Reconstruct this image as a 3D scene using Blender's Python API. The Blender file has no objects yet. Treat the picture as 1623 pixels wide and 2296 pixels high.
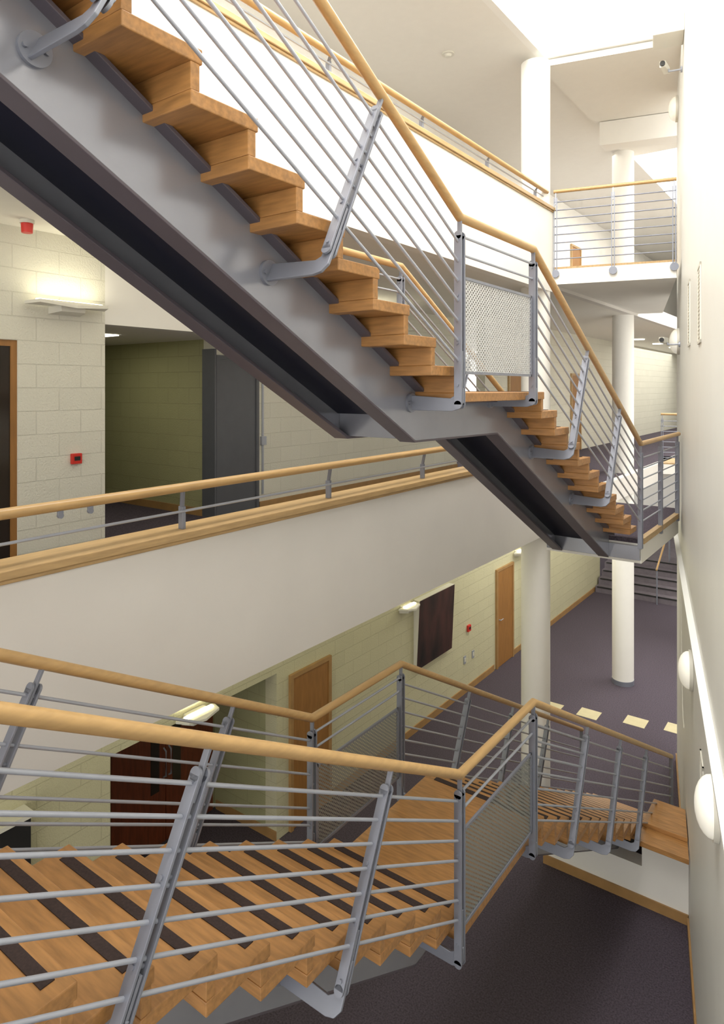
import bpy, math
from mathutils import Vector
V=Vector
sc=bpy.context.scene
try:
    sc.view_settings.view_transform='Standard'
    sc.view_settings.look='None'
except Exception: pass

# ---------------- materials ----------------
def newmat(n):
    m=bpy.data.materials.new(n); m.use_nodes=True
    nt=m.node_tree; b=nt.nodes['Principled BSDF']
    return m,nt,b
def simple(n,col,rough=.5,metal=0,noise=0.0,nscale=8,bump=0.0,stretch=(1,1,1),emis=None,es=0,spec=None):
    m,nt,b=newmat(n)
    b.inputs['Roughness'].default_value=rough
    b.inputs['Metallic'].default_value=metal
    if spec is not None: b.inputs['Specular IOR Level'].default_value=spec
    tc=nt.nodes.new('ShaderNodeTexCoord'); mp=nt.nodes.new('ShaderNodeMapping')
    mp.inputs['Scale'].default_value=stretch
    nt.links.new(tc.outputs['Object'],mp.inputs['Vector'])
    nz=nt.nodes.new('ShaderNodeTexNoise'); nz.inputs['Scale'].default_value=nscale
    nz.inputs['Detail'].default_value=5
    nt.links.new(mp.outputs['Vector'],nz.inputs['Vector'])
    cr=nt.nodes.new('ShaderNodeValToRGB')
    a=[max(0,c*(1-noise)) for c in col]; c2=[min(1,c*(1+noise)) for c in col]
    cr.color_ramp.elements[0].color=(*a,1); cr.color_ramp.elements[0].position=.3
    cr.color_ramp.elements[1].color=(*c2,1); cr.color_ramp.elements[1].position=.7
    nt.links.new(nz.outputs['Fac'],cr.inputs['Fac'])
    nt.links.new(cr.outputs['Color'],b.inputs['Base Color'])
    if bump:
        bp=nt.nodes.new('ShaderNodeBump'); bp.inputs['Strength'].default_value=bump
        bp.inputs['Distance'].default_value=.01
        nt.links.new(nz.outputs['Fac'],bp.inputs['Height'])
        nt.links.new(bp.outputs['Normal'],b.inputs['Normal'])
    if emis:
        b.inputs['Emission Color'].default_value=(*emis,1); b.inputs['Emission Strength'].default_value=es
    return m
def blockmat(n,col,mort,axis='Y'):
    m,nt,b=newmat(n); b.inputs['Roughness'].default_value=.75
    tc=nt.nodes.new('ShaderNodeTexCoord'); sp=nt.nodes.new('ShaderNodeSeparateXYZ'); cb=nt.nodes.new('ShaderNodeCombineXYZ')
    nt.links.new(tc.outputs['Object'],sp.inputs[0])
    ad=nt.nodes.new('ShaderNodeMath'); ad.operation='ADD'
    nt.links.new(sp.outputs['X'],ad.inputs[0]); nt.links.new(sp.outputs['Y'],ad.inputs[1])
    nt.links.new(ad.outputs[0],cb.inputs['X'])
    nt.links.new(sp.outputs['Z'],cb.inputs['Y'])
    br=nt.nodes.new('ShaderNodeTexBrick'); br.inputs['Scale'].default_value=1
    br.inputs['Brick Width'].default_value=.44; br.inputs['Row Height'].default_value=.215
    br.inputs['Mortar Size'].default_value=.005; br.inputs['Mortar Smooth'].default_value=.4
    br.inputs['Color1'].default_value=(*col,1); br.inputs['Color2'].default_value=(*[c*.96 for c in col],1)
    br.inputs['Mortar'].default_value=(*mort,1)
    nt.links.new(cb.outputs[0],br.inputs['Vector'])
    nt.links.new(br.outputs['Color'],b.inputs['Base Color'])
    nz=nt.nodes.new('ShaderNodeTexNoise'); nz.inputs['Scale'].default_value=70
    nt.links.new(tc.outputs['Object'],nz.inputs['Vector'])
    mx=nt.nodes.new('ShaderNodeMath'); mx.operation='MULTIPLY_ADD'; mx.inputs[1].default_value=-1.2
    nt.links.new(br.outputs['Fac'],mx.inputs[0]); nt.links.new(nz.outputs['Fac'],mx.inputs[2])
    bp=nt.nodes.new('ShaderNodeBump'); bp.inputs['Strength'].default_value=.7; bp.inputs['Distance'].default_value=.008
    nt.links.new(mx.outputs[0],bp.inputs['Height']); nt.links.new(bp.outputs['Normal'],b.inputs['Normal'])
    return m
def perfmat(n,col,thr):
    m,nt,b=newmat(n); b.inputs['Base Color'].default_value=(*col,1); b.inputs['Roughness'].default_value=.4; b.inputs['Metallic'].default_value=.2
    tc=nt.nodes.new('ShaderNodeTexCoord'); sp=nt.nodes.new('ShaderNodeSeparateXYZ')
    nt.links.new(tc.outputs['Object'],sp.inputs[0])
    outs=[]
    for ax,k in (('Y',2*math.pi/.036),('Z',2*math.pi/.028)):
        mu=nt.nodes.new('ShaderNodeMath'); mu.operation='MULTIPLY'; mu.inputs[1].default_value=k
        nt.links.new(sp.outputs[ax],mu.inputs[0])
        co=nt.nodes.new('ShaderNodeMath'); co.operation='COSINE'
        nt.links.new(mu.outputs[0],co.inputs[0]); outs.append(co)
    pr=nt.nodes.new('ShaderNodeMath'); pr.operation='MULTIPLY'
    nt.links.new(outs[0].outputs[0],pr.inputs[0]); nt.links.new(outs[1].outputs[0],pr.inputs[1])
    gt=nt.nodes.new('ShaderNodeMath'); gt.operation='LESS_THAN'; gt.inputs[1].default_value=thr
    nt.links.new(pr.outputs[0],gt.inputs[0])
    nt.links.new(gt.outputs[0],b.inputs['Alpha'])
    return m

M={}
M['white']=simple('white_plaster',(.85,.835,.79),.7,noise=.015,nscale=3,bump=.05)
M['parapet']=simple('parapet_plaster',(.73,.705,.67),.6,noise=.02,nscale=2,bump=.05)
M['wallr']=simple('right_wall_plaster',(.82,.82,.78),.45,noise=.015,nscale=2)
M['ceil']=simple('ceiling_paint',(.82,.795,.735),.8,noise=.01)
M['block']=blockmat('painted_blockwork',(.75,.735,.635),(.68,.665,.57))
M['blocky']=blockmat('painted_blockwork_cream',(.60,.57,.385),(.53,.50,.33))
M['blockg']=blockmat('painted_blockwork_shaded',(.38,.37,.20),(.31,.30,.16))  # cream blockwork in shade; the shade is put into this yellowish-green
M['carpet']=simple('carpet',(.080,.066,.084),.95,noise=.35,nscale=60,bump=.3,spec=.15)
M['steel']=simple('grey_painted_steel',(.235,.25,.30),.38,metal=.3,noise=.04,nscale=6)
M['steell']=simple('rod_painted_steel',(.40,.425,.49),.35,metal=.3,noise=.03,nscale=6)
M['string']=simple('stringer_paint',(.29,.30,.345),.20,metal=.4,noise=.06,nscale=3)
M['flange']=simple('stringer_paint_shaded',(.11,.095,.115),.45,metal=.2,noise=.06,nscale=3)  # same paint as the stringers; shade and mauve reflection put into the colour
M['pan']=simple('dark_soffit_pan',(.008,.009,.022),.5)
M['tread']=simple('beech_tread',(.41,.205,.068),.40,noise=.22,nscale=5,stretch=(1.2,9,9))
M['rail']=simple('beech_handrail',(.49,.31,.13),.33,noise=.10,nscale=6,stretch=(8,1,8))
M['cap']=simple('beech_cap',(.46,.305,.14),.45,noise=.14,nscale=6,stretch=(8,1,8))
M['skirt']=simple('beech_skirting',(.38,.22,.085),.45,noise=.1,nscale=6)
M['strip']=simple('grip_strip',(.035,.02,.018),.8,noise=.3,nscale=90)
M['door']=simple('oak_door',(.33,.155,.042),.45,noise=.12,nscale=5,stretch=(6,6,.8))
M['reddoor']=simple('red_door',(.16,.038,.014),.45,noise=.25,nscale=5,stretch=(6,6,.8))
M['greydoor']=simple('grey_door',(.10,.105,.12),.5,noise=.04)
M['red']=simple('red_plastic',(.62,.03,.02),.4)
M['black']=simple('black_plastic',(.02,.02,.02),.4)
M['glassd']=simple('dark_glass',(.03,.022,.016),.15)
M['lampbody']=simple('lamp_body',(.72,.70,.62),.4)
M['lampglow']=simple('lamp_glow',(1,.95,.7),.5,emis=(1,.93,.65),es=4)
M['opal']=simple('opal_glass',(.92,.90,.82),.25,emis=(1,.95,.8),es=.3)
M['down']=simple('downlight_glow',(1,.95,.8),.5,emis=(1,.95,.8),es=4)
M['paint']=simple('canvas_abstract',(.034,.011,.009),.6,noise=.97,nscale=1.8,stretch=(1,2.4,.8))
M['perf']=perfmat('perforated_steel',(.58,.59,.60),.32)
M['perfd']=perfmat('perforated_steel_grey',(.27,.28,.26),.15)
M['patch']=simple('floor_tile_patch',(.50,.44,.27),.7,noise=.05)
M['step']=simple('grey_step',(.15,.13,.15),.9,noise=.1)

# ---------------- mesh builder ----------------
class B:
    def __init__(s): s.v=[];s.f=[];s.sm=[]
    def add(s,vs,fs,smooth=False):
        o=len(s.v); s.v+= [tuple(x) for x in vs]
        for f in fs: s.f.append([i+o for i in f]); s.sm.append(smooth)
    def box(s,x0,x1,y0,y1,z0,z1):
        if x0>x1:x0,x1=x1,x0
        if y0>y1:y0,y1=y1,y0
        if z0>z1:z0,z1=z1,z0
        vs=[(x0,y0,z0),(x1,y0,z0),(x1,y1,z0),(x0,y1,z0),(x0,y0,z1),(x1,y0,z1),(x1,y1,z1),(x0,y1,z1)]
        s.add(vs,[(0,3,2,1),(4,5,6,7),(0,1,5,4),(1,2,6,5),(2,3,7,6),(3,0,4,7)])
    def beam(s,p0,p1,a,b):
        p0,p1,a,b=V(p0),V(p1),V(a),V(b)
        vs=[]
        for p in (p0,p1):
            vs+=[p-a-b,p+a-b,p+a+b,p-a+b]
        s.add(vs,[(0,3,2,1),(4,5,6,7),(0,1,5,4),(1,2,6,5),(2,3,7,6),(3,0,4,7)])
    def poly(s,pts,n):
        n=V(n); k=len(pts)
        vs=[V(p) for p in pts]+[V(p)+n for p in pts]
        fs=[list(range(k))[::-1],list(range(k,2*k))]
        for i in range(k):
            j=(i+1)%k; fs.append([i,j,j+k,i+k])
        s.add(vs,fs)
    def yz(s,pts,x0,x1):
        s.poly([(x0,p[0],p[1]) for p in pts],(x1-x0,0,0))
    def tube(s,pts,r,seg=10,caps=True):
        pts=[V(p) for p in pts]; n=len(pts); rings=[]
        for i,p in enumerate(pts):
            if i==0: t=(pts[1]-p).normalized(); sc_=1
            elif i==n-1: t=(p-pts[i-1]).normalized(); sc_=1
            else:
                a=(p-pts[i-1]).normalized(); b=(pts[i+1]-p).normalized(); t=(a+b).normalized(); sc_=1/max(.5,t.dot(a))
            up=V((0,0,1)) if abs(t.z)<.9 else V((1,0,0))
            sd=t.cross(up).normalized(); u2=sd.cross(t).normalized()
            rings.append([p+sd*(r*math.cos(2*math.pi*k/seg))+u2*(r*sc_*math.sin(2*math.pi*k/seg)) for k in range(seg)])
        vs=[x for rg in rings for x in rg]; fs=[]
        for i in range(n-1):
            for k in range(seg):
                k2=(k+1)%seg
                fs.append((i*seg+k,i*seg+k2,(i+1)*seg+k2,(i+1)*seg+k))
        s.add(vs,fs,True)
        if caps:
            s.add(rings[0],[list(range(seg))[::-1]]); s.add(rings[-1],[list(range(seg))])
    def cyl(s,p0,p1,r0,r1=None,seg=24):
        r1=r0 if r1 is None else r1
        p0,p1=V(p0),V(p1); t=(p1-p0).normalized()
        up=V((0,0,1)) if abs(t.z)<.9 else V((1,0,0))
        sd=t.cross(up).normalized(); u2=sd.cross(t)
        A=[p0+(sd*math.cos(2*math.pi*k/seg)+u2*math.sin(2*math.pi*k/seg))*r0 for k in range(seg)]
        C=[p1+(sd*math.cos(2*math.pi*k/seg)+u2*math.sin(2*math.pi*k/seg))*r1 for k in range(seg)]
        s.add(A+C,[(k,(k+1)%seg,(k+1)%seg+seg,k+seg) for k in range(seg)],True)
        s.add(A,[list(range(seg))[::-1]]); s.add(C,[list(range(seg))])
    def dome(s,c,n,r,h,seg=28,rings=6):
        c,n=V(c),V(n).normalized(); up=V((0,0,1)) if abs(n.z)<.9 else V((1,0,0))
        sd=n.cross(up).normalized(); u2=sd.cross(n); vs=[];fs=[]
        for i in range(rings):
            a=math.pi/2*i/rings
            for k in range(seg):
                t=2*math.pi*k/seg
                vs.append(c+n*(h*math.sin(a))+(sd*math.cos(t)+u2*math.sin(t))*(r*math.cos(a)))
        vs.append(c+n*h)
        for i in range(rings-1):
            for k in range(seg):
                k2=(k+1)%seg; fs.append((i*seg+k,i*seg+k2,(i+1)*seg+k2,(i+1)*seg+k))
        for k in range(seg): fs.append(((rings-1)*seg+k,(rings-1)*seg+(k+1)%seg,len(vs)-1))
        s.add(vs,fs,True)
    def make(s,name,mat,parent=None,bevel=0):
        me=bpy.data.meshes.new(name); me.from_pydata(s.v,[],s.f); me.update()
        me.polygons.foreach_set('use_smooth',s.sm)
        import bmesh
        bm=bmesh.new(); bm.from_mesh(me); bmesh.ops.recalc_face_normals(bm,faces=bm.faces); bm.to_mesh(me); bm.free()
        o=bpy.data.objects.new(name,me); sc.collection.objects.link(o)
        o.data.materials.append(M[mat] if isinstance(mat,str) else mat)
        if parent: o.parent=parent
        if bevel:
            md=o.modifiers.new('bevel','BEVEL'); md.width=bevel; md.segments=2; md.limit_method='ANGLE'
        return o
def empty(name):
    o=bpy.data.objects.new(name,None); sc.collection.objects.link(o); o.empty_display_size=.2; return o
def boxobj(name,mat,*a,bevel=0,parent=None):
    b=B(); b.box(*a); return b.make(name,mat,parent,bevel)

# levels
FG=-5.9; F1=-1.69; F2=1.75; CE=4.8
XN=-1.893; XF=-3.05; SL=.53
YB=7.86   # front edge of the middle bridge

# ---------------- staircase ----------------
def staircase(zo,lower):
    E=empty('staircase')
    L=-.03+zo
    tread=B(); riser=B(); strip=B(); 
    x0,x1=-2.985,-1.95
    T=.058
    def addstep(yb,yf,z,rh=.151):
        tread.box(x0,x1,yb,yf,z-T,z)
        riser.box(x0+.003,x1-.003,yf-.055,yf-.012,z-rh,z-T)
        strip.box(x0+.07,x1-.06,yf-.088,yf-.042,z-.001,z+.004)
    n_up=11
    def ny(i): return (4.02-.286*i) if lower else (3.97-.289*i)
    RU=.151 if lower else .161
    for i in range(1,n_up+1):
        yf=ny(i)
        addstep(yf-.289-.055,yf,L+RU*i,RU)
    tread.box(x0,x1,ny(1)-.055,5.08,L-T,L)
    riser.box(x0+.004,x1-.004,5.022,5.066,L-.151,L-T)
    strip.box(x0+.09,x1-.10,4.99,5.04,L-.001,L+.004)
    nlow=16 if lower else 9
    for j in range(1,nlow+1):
        yf=5.08+.285*j
        addstep(yf-.285-.055,yf,L-.151*j)
    if not lower:
        yf=5.08+.285*10
        tread.box(x0,x1,yf-.34,YB-.005,L-1.51-T,L-1.51)
    tread.make('treads','tread',E,.005); riser.make('risers','tread',E,.003); strip.make('grip_strips','strip',E)
    st=B(); pan=B(); fl=B()
    def zb(y):
        if y<3.63: return -.335+SL*(3.63-y)
        if y<4.85: return -.335-.015*(y-3.63)/1.22
        return -.35-SL*(y-4.85)
    ST=SL if lower else .54
    def zt(y):
        if y<3.78: return -.005+ST*(3.63-y)
        if y<4.86: return -.085
        return -.08-SL*(y-4.85)
    ys=.56
    if lower:
        yb=9.04; yt=9.5
        bot=[(ys,zb(ys)),(3.63,zb(3.63)),(4.85,-.35),(yb,zb(yb))]
        top=[(ys,zt(ys)),(3.78,-.085),(4.86,-.085),(yt,zt(yt))]
        out=bot+[(yt,zb(yb))]+top[::-1]
    else:
        yb=YB-.05; yt=yb
        bot=[(ys,zb(ys)),(3.63,zb(3.63)),(4.85,-.35),(yb,zb(yb))]
        top=[(ys,zt(ys)),(3.78,-.085),(4.86,-.085),(yt,zt(yt))]
        out=bot+top[::-1]
    sh=lambda pts,d=0:[(p[0],p[1]+zo+d) for p in pts]
    for (wa,wb,fa,fb,ta,tb) in ((-2.27,-2.24,-2.36,-2.2405,-2.40,-2.175),(-2.90,-2.87,-2.8995,-2.78,-2.96,-2.74)):
        st.yz(sh(out),wa,wb)
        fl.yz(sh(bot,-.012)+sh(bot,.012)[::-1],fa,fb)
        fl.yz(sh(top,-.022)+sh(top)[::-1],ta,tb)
    for y in (3.66,4.82):
        st.box(-2.87,-2.27,y-.01,y+.01,zo-.33,zo-.09)
    if not lower:
        st.box(-2.97,-1.905,YB-.05,YB-.005,zb(yb)+.0,-1.76)
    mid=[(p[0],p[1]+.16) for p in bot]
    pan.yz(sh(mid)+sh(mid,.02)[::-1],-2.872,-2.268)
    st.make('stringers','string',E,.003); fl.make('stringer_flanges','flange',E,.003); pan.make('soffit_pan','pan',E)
    def rz(y):
        if y<3.569: return 1.02+SL*(3.569-y)
        if y<4.71: return 1.02
        return 1.02-SL*(y-4.71)
    tops=[1.645,2.84,5.97,7.02,8.08] if lower else [1.62,2.75,5.97,6.99]
    ends_y=9.35 if lower else 7.80
    ystart=.56
    posts=B(); rods=B(); rail=B(); brk=B(); panel=B(); frame=B()
    for side,XR in ((1,XN),(-1,XF)):
        XS=-2.24 if side==1 else -2.90
        pts=[(XR,ystart,rz(ystart)+zo),(XR,3.569,1.02+zo),(XR,4.71,1.02+zo),(XR,ends_y,rz(ends_y)+zo)]
        if not lower and side==1:
            pts+=[(XR,9.80,rz(ends_y)+zo)]
        rail.tube(pts,.028,14)
        for k in range(7):
            d=.160+.118*k
            f=lambda y:rz(y)+zo-d
            rods.tube([(XR,ystart,f(ystart)),(XR,3.569,f(3.569))],.0085,8)
            rods.tube([(XR,4.71,f(4.71)),(XR,ends_y,f(ends_y))],.0085,8)
            if not lower and side==1:
                rods.tube([(XR,ends_y,f(ends_y)),(XR,9.75,f(ends_y))],.0085,8)
            if k<2:
                dd=.11+.11*k
                rods.tube([(XR,3.569,1.02+zo-dd),(XR,4.71,1.02+zo-dd)],.0085,8)
        panel.box(XR-.0015,XR+.0015,3.63,4.65,zo+.09,zo+.665)
        for (ya,yb2,za,zb2) in ((3.62,4.66,.655,.672),(3.62,4.66,.083,.10),(3.61,3.63,.083,.672),(4.65,4.67,.083,.672)):
            frame.box(XR-.008,XR+.008,ya,yb2,zo+za,zo+zb2)
        def post(ytop,vertical=False):
            if vertical:
                ax=V((0,0,1)); base=V((XR,ytop,-.14+zo)); ztop=rz(min(ytop,ends_y))+zo
                topp=V((XR,ytop,ztop)); 
            else:
                topp=V((XR,ytop,rz(ytop)+zo)); base=V((XR,ytop-.47,topp.z-.95)); ax=(topp-base).normalized()
            nrm=V((0,ax.z,-ax.y))
            Lp=(topp-base).length
            a=V((.025,0,0))
            for s in (-1,1):
                o=nrm*(.021*s)
                s0=base+ax*(.12 if not vertical else .04)+o; s1=topp-ax*.11+o
                posts.beam(s0,s1,a,nrm*.006)
                posts.cyl(s1-nrm*.006,s1+nrm*.006,.025,seg=16)
                posts.cyl(s0-nrm*.006,s0+nrm*.006,.025,seg=16)
            for q in (.02,.30,.62,.99):
                c=base+ax*(.14+(Lp-.27)*q)
                posts.cyl(c-nrm*.034,c+nrm*.034,.009,seg=10)
            posts.beam(base+ax*.1,base+ax*.36,V((.022,0,0)),nrm*.007)
            posts.beam(topp-ax*.2,topp-ax*.02,V((.014,0,0)),nrm*.007)
            sx=1 if side==1 else -1
            S=V((XS,base.y,base.z)); X=V((sx,0,0)); th=nrm*.016
            w=abs(XR-XS)
            hh=(.24 if not vertical else .14)
            P=[S, S+X*(w-.05), S+X*(w-.005)+ax*.012, S+X*(w+.024)+ax*.05, S+X*(w+.026)+ax*hh,
               S+X*(w-.024)+ax*hh, S+X*(w-.032)+ax*.095, S+X*(w-.06)+ax*.078, S+ax*.095]
            brk.poly([p-th*.5 for p in P],th)
            cc=S+ax*.047
            brk.cyl(cc,cc+X*.016,.060,seg=24)
            for dy in (-.038,.038):
                brk.cyl(cc+X*.016+V((0,dy,0)),cc+X*.026+V((0,dy,0)),.010,seg=10)
        for yt_ in tops: post(yt_)
        post(3.569,True); post(4.71,True)
        if lower: 
            for yv in (9.33,):
                posts.beam((XR,yv,FG),(XR,yv,rz(yv)+zo-.02),(.022,0,0),(0,.006,0)); posts.beam((XR,yv+.03,FG),(XR,yv+.03,rz(yv)+zo-.12),(.022,0,0),(0,.006,0))
        else:
            ze=rz(ends_y)
            yl=[7.79] if side==-1 else [7.79,8.75,9.72]
            for yv in yl:
                for dy in (-.020,.020):
                    posts.beam((XR,yv+dy,ze-1.16),(XR,yv+dy,ze-.10),(.024,0,0),(0,.006,0))
                posts.beam((XR,yv,ze-.2),(XR,yv,ze-.02),(.014,0,0),(0,.006,0))
    rail.make('handrails','rail',E); rods.make('rods','steell',E); posts.make('posts','steel',E,.002)
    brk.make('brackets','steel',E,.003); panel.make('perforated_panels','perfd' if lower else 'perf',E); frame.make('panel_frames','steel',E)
    return E
staircase(0,False)
staircase(-3.33,True)

# ---------------- right wall ----------------
wd=V((-.2241,.9746,0)); wn=V((-.9746,-.2241,0))
def wp(Y,off,z):
    s=Y/.9746
    p=V((.40,0,0))+wd*s+wn*off; return V((p.x,p.y,z))
def wbeam(b,Y0,Y1,off0,off1,z0,z1):
    p=[wp(Y0,off0,z0),wp(Y1,off0,z0),wp(Y1,off1,z0),wp(Y0,off1,z0)]
    b.poly(p,(0,0,z1-z0))
b=B(); wbeam(b,-3.0,11.5,-.25,0,FG-.3,6.6); b.make('wall_right','wallr')
b=B(); wbeam(b,-3.0,8.0,.001,.02,FG,FG+.11); wbeam(b,8.65,11.5,.001,.02,FG,FG+.11); b.make('baseboard_right','skirt')
E=empty('wall_ledge')
b=B(); wbeam(b,-1,11.4,.001,.06,-2.28,-2.25); wbeam(b,-1,11.4,.001,.015,-2.42,-2.28); b.make('ledge_plate','wallr',E)
b=B()
for i in range(44):
    Y=.5+i*.25
    p=wp(Y,.015,-2.32); b.cyl(p,p+wn*.008,.012,seg=8)
    p=wp(Y+.1,.015,-2.385); b.cyl(p,p+wn*.008,.008,seg=8)
b.make('bolts','steel',E)
b=B()
pts=[wp(9.3-.05*k,.03,-2.65-1.3*math.sin(min(1,k/12)*1.4)) for k in range(18)]
b.tube(pts,.006,6); b.make('wall_cable','lampbody')
for (Y,z) in ((11.1,4.27),(10.6,.68),(7.36,-2.83),(4.70,-2.63)):
    E=empty('bulkhead_light')
    c=wp(Y,.0,z)
    b=B(); b.cyl(c+wn*.002,c+wn*.035,.195,seg=32); b.make('base_ring','lampbody',E)
    b=B(); b.dome(c+wn*.035,wn,.18,.10); b.make('opal_diffuser','opal',E)
for (Y,w,z0,z1) in ((6.3,.34,.38,1.05),(7.9,.34,.45,1.15),(6.0,.3,-3.35,-3.0)):
    E=empty('air_vent'); b=B()
    wbeam(b,Y-w/2,Y+w/2,.001,.012,z0,z0+.025); wbeam(b,Y-w/2,Y+w/2,.001,.012,z1-.025,z1)
    wbeam(b,Y-w/2,Y-w/2+.025,.001,.012,z0,z1); wbeam(b,Y+w/2-.025,Y+w/2,.001,.012,z0,z1)
    n=int((z1-z0)/.035)
    for i in range(n):
        zz=z0+.02+i*(z1-z0-.04)/n; wbeam(b,Y-w/2+.02,Y+w/2-.02,.001,.008,zz,zz+.018)
    b.make('louvres','lampbody',E)
def cctv(Y,z):
    E=empty('security_camera'); b=B()
    p=wp(Y,.002,z); b.cyl(p,p+wn*.02,.04); b.tube([p,p+wn*.16,p+wn*.16+V((0,0,.03))],.012,8); b.make('arm','steell',E)
    b=B(); q=p+wn*.18+V((0,0,.06)); b.beam(q+wd*.12,q-wd*.12+wn*.06,V((.035,0,0)),V((0,0,.04))); b.make('housing','lampbody',E)
    b=B(); q2=q-wd*.12+wn*.06; b.cyl(q2,q2-wd*.03,.032); b.make('lens','black',E)
cctv(9.6,4.2); cctv(10.3,.62)
b=B(); wbeam(b,9.0,9.4,.002,.36,4.42,4.66); b.make('wall_light_box','lampbody',bevel=.01)

# ---------------- floors / slabs / walls ----------------
XL=-3.62
boxobj('floor','carpet',-12,1.6,-4,34,FG-.2,FG)
boxobj('floor_gallery_middle','carpet',-12,XL,-4,34,F1-.10,F1)
boxobj('ceiling_ground','ceil',-12,XL,-4,34,F1-.39,F1-.101)
boxobj('floor_gallery_upper','carpet',-12,XL,-4,34,F2-.10,F2)
boxobj('ceiling_middle','ceil',-12,XL,-4,34,F2-.30,F2-.101)
boxobj('ceiling','ceil',-12,-3.70,-4,34,CE,CE+.3)
boxobj('landing_middle','carpet',-3.45,.2,-3,.52,F1-.3,F1)
boxobj('landing_upper','white',-3.45,.2,-3,.40,F2-.3,F2)
E=empty('skylight')
b=B(); b.box(-3.70,-3.60,-4,9.45,CE,6.5); b.box(-3.7,1.0,-4.1,-4,CE,6.5)
b.make('well_sides','white',E)
b=B()
for i in range(7):
    y=-3.5+i*2.1; b.box(-3.6,.9,y-.03,y+.03,6.4,6.5)
b.box(-1.6,-1.54,-4,9.6,6.4,6.5)
b.make('glazing_bars','white',E)

def gallery(zbot,zcap,zrail,y0,y1,posts_y,name):
    E=empty(name)
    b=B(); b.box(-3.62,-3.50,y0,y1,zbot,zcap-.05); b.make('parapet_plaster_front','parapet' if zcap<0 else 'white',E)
    b=B(); b.box(-3.74,-3.47,y0,y1,zcap-.05,zcap); b.box(-3.50,-3.485,y0,y1,zcap-.075,zcap-.05); b.make('timber_cap','cap',E,.006)
    b=B(); b.tube([(-3.52,y0,zrail),(-3.52,y1-.2,zrail)],.030,14); b.make('handrail','rail',E)
    b=B(); b.tube([(-3.55,y0,zcap+.12),(-3.55,y1-.2,zcap+.12)],.009,8); b.make('rod','steell',E)
    b=B()
    for y in posts_y:
        b.beam((-3.57,y,zcap),(-3.57,y,zcap+.15),(.022,0,0),(0,.014,0))
        b.beam((-3.57,y,zcap+.14),(-3.525,y-.03,zrail-.02),(.012,0,0),(0,.012,0))
    if zcap<0:
        for y in (1.99,2.17):
            b.beam((-3.52,y,zrail-.02),(-3.52,y,zrail-.055),(.008,0,0),(0,.016,0))
            b.cyl((-3.53,y,zrail-.055),(-3.51,y,zrail-.055),.016,seg=12)
    b.make('posts','steel',E,.003)
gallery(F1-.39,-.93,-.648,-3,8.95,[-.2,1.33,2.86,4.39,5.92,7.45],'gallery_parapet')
gallery(F2-.36,2.61,2.80,-3,9.47,[-.2,1.33,2.86,4.39,5.90,7.43,8.95],'gallery_parapet')

b=B()
def br(d,z):
    return [(-3.5,9.0,z),(-2.99,9.0,z),(-2.99,YB,z),(-1.90-d,YB,z),(-1.90-d,9.82,z),(-2.02,10.2,z),(-3.5,10.2,z)]
b.poly(br(0,F1-.27),(0,0,.22)); b.make('bridge_slab','white')
b=B(); b.poly(br(.035,F1-.05),(0,0,.05)); b.make('floor_bridge','carpet')
b=B(); b.box(-1.932,-1.87,YB,9.75,F1-.049,F1+.015); b.make('trim_bridge_edge','cap')
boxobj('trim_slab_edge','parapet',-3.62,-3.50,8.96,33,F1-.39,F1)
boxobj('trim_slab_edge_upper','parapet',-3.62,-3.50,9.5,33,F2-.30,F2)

bd=V((1.62,.41,0)).normalized(); bn=V((-bd.y,bd.x,0))
def bridge(p0,Lb,depth,ztop,thick,name,discs=True):
    E=empty(name)
    p0=V(p0)
    P=[p0,p0+bd*Lb,p0+bd*Lb+bn*depth,p0+bn*depth]
    b=B(); b.poly([(p.x,p.y,ztop-thick) for p in P],(0,0,thick-.03)); b.make('slab','white',E)
    b=B(); b.poly([(p.x,p.y,ztop-.03) for p in P],(0,0,.03)); b.make('timber_edge','cap',E)
    rl=B(); rd=B(); ps=B()
    a=p0+bn*.02; c=a+bd*Lb
    rl.tube([(a.x,a.y,ztop+1.10),(c.x,c.y,ztop+1.10)],.026,12)
    for k in range(8):
        z=ztop+.12+k*.118
        rd.tube([(a.x,a.y,z),(c.x,c.y,z)],.009,6)
    n=max(2,int(Lb/.8)+1)
    for i in range(n):
        t=.03+(Lb-.06)*i/(n-1)
        q=a+bd*t-bn*.03
        for s in (-.018,.018):
            r=q+bd*s
            ps.beam((r.x,r.y,ztop-.12),(r.x,r.y,ztop+1.0),bd*.006,bn*.02)
        ps.beam((q.x,q.y,ztop+.9),(a.x+bd.x*t,a.y+bd.y*t,ztop+1.08),bd*.006,bn*.012)
        if discs:
            ps.cyl((q.x,q.y,ztop-.10),(q.x-bn.x*.03,q.y-bn.y*.03,ztop-.10),.055)
    rl.make('handrail','rail',E); rd.make('rods','steel',E); ps.make('posts','steel',E)
bridge((-3.5,9.47,0),1.62,4.6,F2,.25,'bridge_balustrade')
bridge((-3.5,16.2,0),3.2,1.6,F1,.25,'bridge_balustrade',False)
bridge((-3.5,21.5,0),3.6,1.8,F1,.25,'bridge_balustrade',False)
b=B(); P=[V((-3.70,9.45,CE-.1)),V((-1.80,9.92,CE-.1)),V((-2.4,14.2,CE-.1)),V((-3.70,14.2,CE-.1))]
b.poly(P,(0,0,.09)); b.make('ceiling_bridge','ceil')
b=B(); b.poly([V((-3.7,9.40,CE-.0)),V((-1.80,9.87,CE)),V((-1.80,9.97,CE)),V((-3.7,9.50,CE))],(0,0,1.7)); b.make('wall_skylight_end','white')
b=B(); b.poly([V((-3.6,12.0,4.28)),V((-2.4,12.3,4.28)),V((-2.45,12.65,4.28)),V((-3.6,12.35,4.28))],(0,0,.41)); b.make('ceiling_duct','white')
boxobj('ceiling_far_bay','ceil',-3.5,.75,20,32.9,F2-.3,F2)
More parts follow.
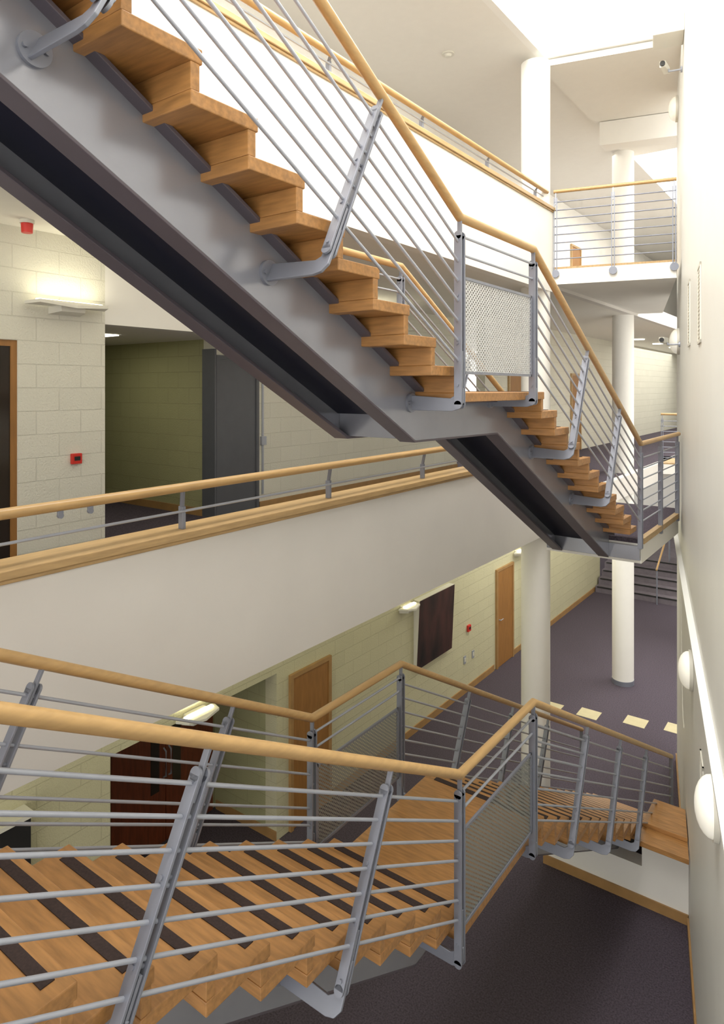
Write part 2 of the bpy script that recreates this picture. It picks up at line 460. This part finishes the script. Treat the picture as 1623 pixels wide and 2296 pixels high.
boxobj('ceiling_far','ceil',-3.69,.75,20,32.9,CE,CE+.2)
boxobj('wall_far_end','white',-12,1.5,33,33.2,FG,6.5)
boxobj('wall_far_side','white',.8,1.0,11,33,FG,6.5)
E=empty('ceiling_downlights'); b=B()
for i in range(4):
    for j in range(4):
        x=-3.8-i*1.3; y=20.8+j*2.4
        b.cyl((x,y,F2-.305),(x,y,F2-.325),.16,seg=20)
b.make('discs','down',E)

for y in (9.32,13.9,20.5):
    E=empty('column')
    b=B(); b.cyl((-3.71,y,FG),(-3.71,y,CE-.1 if y<15 else CE),.205,seg=48); b.make('shaft','white',E)
    b=B(); b.cyl((-3.71,y,FG),(-3.71,y,FG+.09),.212,seg=48); b.make('base_ring','steel',E)

XW=-6.05
wallbox=boxobj
wallbox('wall_left_ground','blocky',XW-.2,XW,6.37,20.2,FG,F1-.39)
wallbox('wall_left_ground_near','blocky',XW-.2,XW,-4,3.95,FG,F1-.39)
wallbox('wall_header_ground','blocky',XW-.2,XW,3.95,6.37,-3.72,F1-.39)
wallbox('wall_return_ground','blockg',-7.35,XW-.2,6.37,6.5,FG,F1-.39)
wallbox('wall_recess_ground','blockg',-7.45,-7.25,3.8,6.37,FG,-3.70)
wallbox('ceiling_recess_ground','ceil',-7.45,XW-.2,3.8,6.37,-3.70,-3.6)
wallbox('wall_return_ground_near','blockg',-7.25,XW-.2,3.8,3.95,FG,-3.70)
wallbox('baseboard_left','skirt',XW,XW+.02,7.52,12.9,FG,FG+.12)
wallbox('baseboard_left_far','skirt',XW,XW+.02,13.9,20.2,FG,FG+.12)
wallbox('baseboard_return','skirt',-7.2,XW,6.35,6.37,FG,FG+.12)
wallbox('wall_pilaster','blocky',XW,XW+.12,14.4,14.75,FG,F1-.39)
def door(x,y0,y1,z0,mat,name,h=2.08,frame='cap',pane=False,handle=True):
    E=empty(name)
    boxobj('leaf',mat,x+.002,x+.03,y0+.05,y1-.05,z0+.01,z0+h-.05,parent=E)
    b=B(); b.box(x,x+.045,y0,y0+.055,z0,z0+h); b.box(x,x+.045,y1-.055,y1,z0,z0+h); b.box(x,x+.045,y0+.055,y1-.055,z0+h-.055,z0+h)
    b.make('frame',frame,E)
    if handle:
        b=B(); b.cyl((x+.03,y0+.13,z0+1.0),(x+.07,y0+.13,z0+1.0),.012,seg=10); b.tube([(x+.07,y0+.12,z0+1.0),(x+.07,y0+.25,z0+1.0)],.009,8); b.make('handle','steell',E)
    if pane: boxobj('glazing','glassd',x+.03,x+.034,y0+.2,y0+.32,z0+.9,z0+1.8,parent=E)
door(XW,6.60,7.46,FG,'door','door_1',frame='skirt')
door(XW,12.98,13.85,FG,'door','door_2',frame='skirt')
door(XW,17.6,18.4,F1,'door','door_3'); door(XW,17.6,18.4,F2,'door','door_4'); door(XW,13.6,14.4,F1,'door','door_5')
E=empty('double_door'); 
b=B()
for k in range(2):
    y0=4.72+k*.80; b.box(-7.249,-7.21,y0,y0+.79,FG+.01,FG+2.1)
b.make('leaves','reddoor',E,.004)
b=B()
for k in range(2):
    y0=4.72+k*.80+(.56 if k==0 else .10); b.box(-7.21,-7.205,y0,y0+.13,FG+.7,FG+1.85)
b.make('vision_panels','glassd',E)
b=B()
for yy in (5.48,5.56): b.tube([(-7.21,yy,FG+.85),(-7.16,yy,FG+.88),(-7.16,yy,FG+1.2),(-7.21,yy,FG+1.23)],.01,8)
b.make('pull_handles','steell',E)
E=empty('framed_painting')
b=B(); b.poly([(XW+.002,9.74,-4.82),(XW+.06,9.74,-4.82),(XW+.12,9.74,-3.62),(XW+.002,9.74,-3.62)],(0,1.24,0)); b.make('box_frame','lampbody',E)
b=B(); b.poly([(XW+.062,9.745,-4.815),(XW+.122,9.745,-3.625),(XW+.126,9.745,-3.625),(XW+.066,9.745,-4.815)],(0,1.23,0)); b.make('canvas','paint',E)
def callpoint(x,y,z,s=.05):
    E=empty('fire_call_point'); boxobj('body','red',x,x+.04,y-s,y+s,z-s,z+s,bevel=.004,parent=E); boxobj('glass','black',x+.04,x+.043,y-s*.6,y+s*.6,z-s*.35,z+s*.45,parent=E)
callpoint(XW,11.75,-4.68,.06)
for y in (11.6,11.95):
    E=empty('light_switch'); boxobj('plate','steell',XW,XW+.012,y-.045,y+.045,-5.33,-5.18,parent=E,bevel=.003); boxobj('rocker','lampbody',XW+.012,XW+.018,y-.02,y+.02,-5.29,-5.22,parent=E)
E=empty('display_cabinet'); boxobj('case','black',XW,XW+.16,2.30,3.06,-4.40,-3.81,parent=E,bevel=.008); boxobj('top','lampbody',XW,XW+.18,2.28,3.08,-3.81,-3.77,parent=E)

ZC=F2-.30
wallbox('wall_pier_middle','block',XW-.25,XW,3.02,3.89,F1,ZC)
wallbox('wall_left_middle_near','block',XW-.25,XW,-4,2.10,F1,ZC)
wallbox('wall_over_door_middle','block',XW-.25,XW,2.10,3.02,F1+2.12,ZC)
wallbox('wall_corridor_near','blockg',-11,XW-.25,3.69,3.89,F1,ZC)
wallbox('wall_corridor_far','blockg',-11,-6.9,5.88,6.0,F1,ZC)
wallbox('wall_corridor_end','blockg',-11.2,-11,3.5,6.0,F1,ZC)
wallbox('wall_left_middle','block',-6.9,-6.7,5.88,12.5,F1,ZC)
wallbox('wall_left_middle_far','block',XW-.2,XW,12.5,33,F1,ZC)
wallbox('ceiling_corridor','ceil',-11,-6.25,3.89,5.88,.64,.70)
wallbox('wall_header_middle','white',-6.25,-6.05,3.89,6.6,.64,ZC)
wallbox('baseboard_corridor','skirt',-11,-6.9,5.86,5.88,F1,F1+.1)
wallbox('baseboard_middle','skirt',-6.7,-6.68,6.70,12.5,F1,F1+.1)
E=empty('recessed_ceiling_light'); boxobj('diffuser','down',-8.3,-7.1,4.3,4.75,.625,.638,parent=E)
door(-6.70,5.89,6.66,F1,'greydoor','door_6',h=2.12,frame='greydoor',handle=False)
wallbox('trim_door_jamb','greydoor',-6.9,-6.655,5.855,5.885,F1,F1+2.2)
door(XW-.06,2.10,3.02,F1,'glassd','door_7',h=2.12,frame='door')
E=empty('conduit_switch')
b=B(); b.box(-6.70,-6.685,6.75,6.78,F1+.2,F1+2.2); b.box(-6.70,-6.66,6.72,6.81,-.80,-.68); b.make('conduit','steell',E)
callpoint(XW,3.57,-.68,.05)
wallbox('wall_left_upper','white',XW-.2,XW,-4,33,F2,CE)
E=empty('alarm_sounder'); b=B(); b.cyl((-5.75,2.95,ZC+.002),(-5.75,2.95,ZC-.03),.06); b.make('base','lampbody',E)
b=B(); b.cyl((-5.75,2.95,ZC-.03),(-5.75,2.95,ZC-.11),.05,.045); b.make('body','red',E)
E=empty('smoke_detector'); b=B(); b.cyl((-4.68,8.47,CE),(-4.68,8.47,CE-.02),.09); b.cyl((-4.68,8.47,CE-.02),(-4.68,8.47,CE-.05),.055,.04); b.make('body','lampbody',E)

def uplight(x,y,z,L,pw):
    E=empty('wall_uplighter')
    b=B(); h=L/2
    b.poly([(x+.04,y-h,z),(x+.20,y-h+.06,z+.01),(x+.23,y,z-.02),(x+.20,y+h-.06,z+.01),(x+.04,y+h,z)],(0,0,.03))
    b.poly([(x+.002,y-.16,z-.07),(x+.16,y-.12,z-.05),(x+.16,y+.12,z-.05),(x+.002,y+.16,z-.07)],(0,0,.07))
    b.box(x+.002,x+.06,y-.14,y+.14,z-.02,z+.05)
    b.make('body','lampbody',E,.003)
    boxobj('tube','lampglow',x+.08,x+.13,y-h+.08,y+h-.08,z+.035,z+.055,parent=E)
    l=bpy.data.lights.new('lamp','AREA'); l.shape='RECTANGLE'; l.size=.1; l.size_y=L*.8; l.energy=pw; l.color=(1,.93,.70)
    lo=bpy.data.objects.new('lamp',l); sc.collection.objects.link(lo); lo.location=(x+.16,y,z+.08); lo.rotation_euler=(math.pi,0,0); lo.parent=E
uplight(XW,3.46,.76,.80,2.2)
uplight(XW,5.0,-3.70,.55,5)
uplight(XW,9.45,-3.66,.48,5)
uplight(XW,14.1,-3.66,.5,6)
uplight(XW,1.6,.78,.75,3); uplight(-6.7,9.0,.79,.75,4)

E=empty('stair_plinth')
b=B()
xw=wp(8.05,.002,0).x
b.poly([(-1.94,8.05,FG),(xw,8.05,FG),(wp(8.6,.002,0).x,8.6,FG),(-1.94,8.6,FG)],(0,0,.82))
b.box(-3.1,-1.94,8.05,8.25,FG,-5.46)
b.make('plinth_wall','white',E)
b=B(); b.poly([(-1.94,7.80,-5.08),(wp(7.8,.01,0).x,7.80,-5.08),(wp(8.62,.01,0).x,8.62,-5.08),(-1.94,8.62,-5.08)],(0,0,.06))
b.poly([(-1.94,8.08,-5.02),(wp(8.08,.01,0).x,8.08,-5.02),(wp(8.62,.01,0).x,8.62,-5.02),(-1.94,8.62,-5.02)],(0,0,.05))
b.make('timber_top','tread',E,.005)
b=B(); b.box(-3.1,xw,8.03,8.05,FG,FG+.11); b.make('skirting','skirt',E)

E=empty('entrance_steps'); b=B()
for i in range(5):
    b.box(-6.0,-2.6,19.6+i*.3,32.9 if i==4 else 19.9+i*.3+.01,FG,FG+.17*(i+1))
b.make('steps','step',E)
b=B()
for i in range(5): b.box(-5.95,-2.65,19.59+i*.3,19.63+i*.3,FG+.17*(i+1)-.03,FG+.17*(i+1)+.004)
b.make('nosings','black',E)
b=B(); b.tube([(-4.3,19.4,FG+.95),(-4.3,21.0,FG+1.85),(-4.3,22,FG+1.85)],.025,10); b.make('handrail','rail',E)
b=B()
for (y,z) in ((19.45,FG),(21.0,FG+.85)): b.cyl((-4.3,y,z),(-4.3,y,z+1.0),.02,seg=10)
b.make('posts','steel',E)
b=B()
for (x,y) in ((-4.5,12.07),(-3.85,12.2),(-3.09,12.4),(-2.45,12.55)):
    b.box(x-.18,x+.18,y-.17,y+.17,FG,FG+.004)
b.make('floor_tactile_patches','patch')

# ---------------- lighting ----------------
w=bpy.data.worlds.new('world'); sc.world=w; w.use_nodes=True
bg=w.node_tree.nodes['Background']; bg.inputs[0].default_value=(1,.97,.92,1); bg.inputs[1].default_value=2.8
def area(name,loc,sx,sy,en,col,rot=(0,0,0)):
    l=bpy.data.lights.new(name,'AREA'); l.shape='RECTANGLE'; l.size=sx; l.size_y=sy; l.energy=en; l.color=col
    o=bpy.data.objects.new(name,l); sc.collection.objects.link(o); o.location=loc; o.rotation_euler=rot; return o
area('skylight_daylight',(-1.6,3.5,6.3),3.2,10,900,(1,.97,.915))
area('skylight_daylight_far',(-1.6,17.0,6.3),3.6,5.5,850,(1,.975,.92))
area('fill_light_middle',(-5,5,ZC-.03),1.2,6,25,(1,.95,.78))  # added area light for the middle corridor, no fixture behind it
area('ceiling_lamp_corridor',(-8,5,.60),1.2,.6,2.5,(1,.97,.7))
area('fill_light_ground',(-4.9,6,F1-.42),1.2,8,36,(1,.97,.68))  # added area light under the soffit to lift the ground corridor
area('fill_light_ground_far',(-4.7,15,F1-.42),1.4,8,150,(1,.97,.85))  # added fill that brightens the far carpet, no lamp on this soffit
area('ceiling_lamp_upper',(-4.8,5,CE-.05),1.2,10,80,(1,.96,.85))
area('ceiling_lamp_far',(-4,26,F2-.36),5,8,300,(1,.97,.88))
area('fill_light_far_upper',(-4.5,20,CE-.15),1.4,16,130,(1,.96,.86))  # added area light to brighten the far upper hall

c=bpy.data.cameras.new('camera'); co=bpy.data.objects.new('camera',c); sc.collection.objects.link(co)
co.location=(0,0,0); co.rotation_euler=(math.pi/2,0,math.radians(36.25))
c.sensor_fit='AUTO'; c.sensor_width=36; c.lens=1500/2296*36; c.shift_y=-(1148-870)/2296; c.clip_start=.05; c.clip_end=200
sc.camera=co
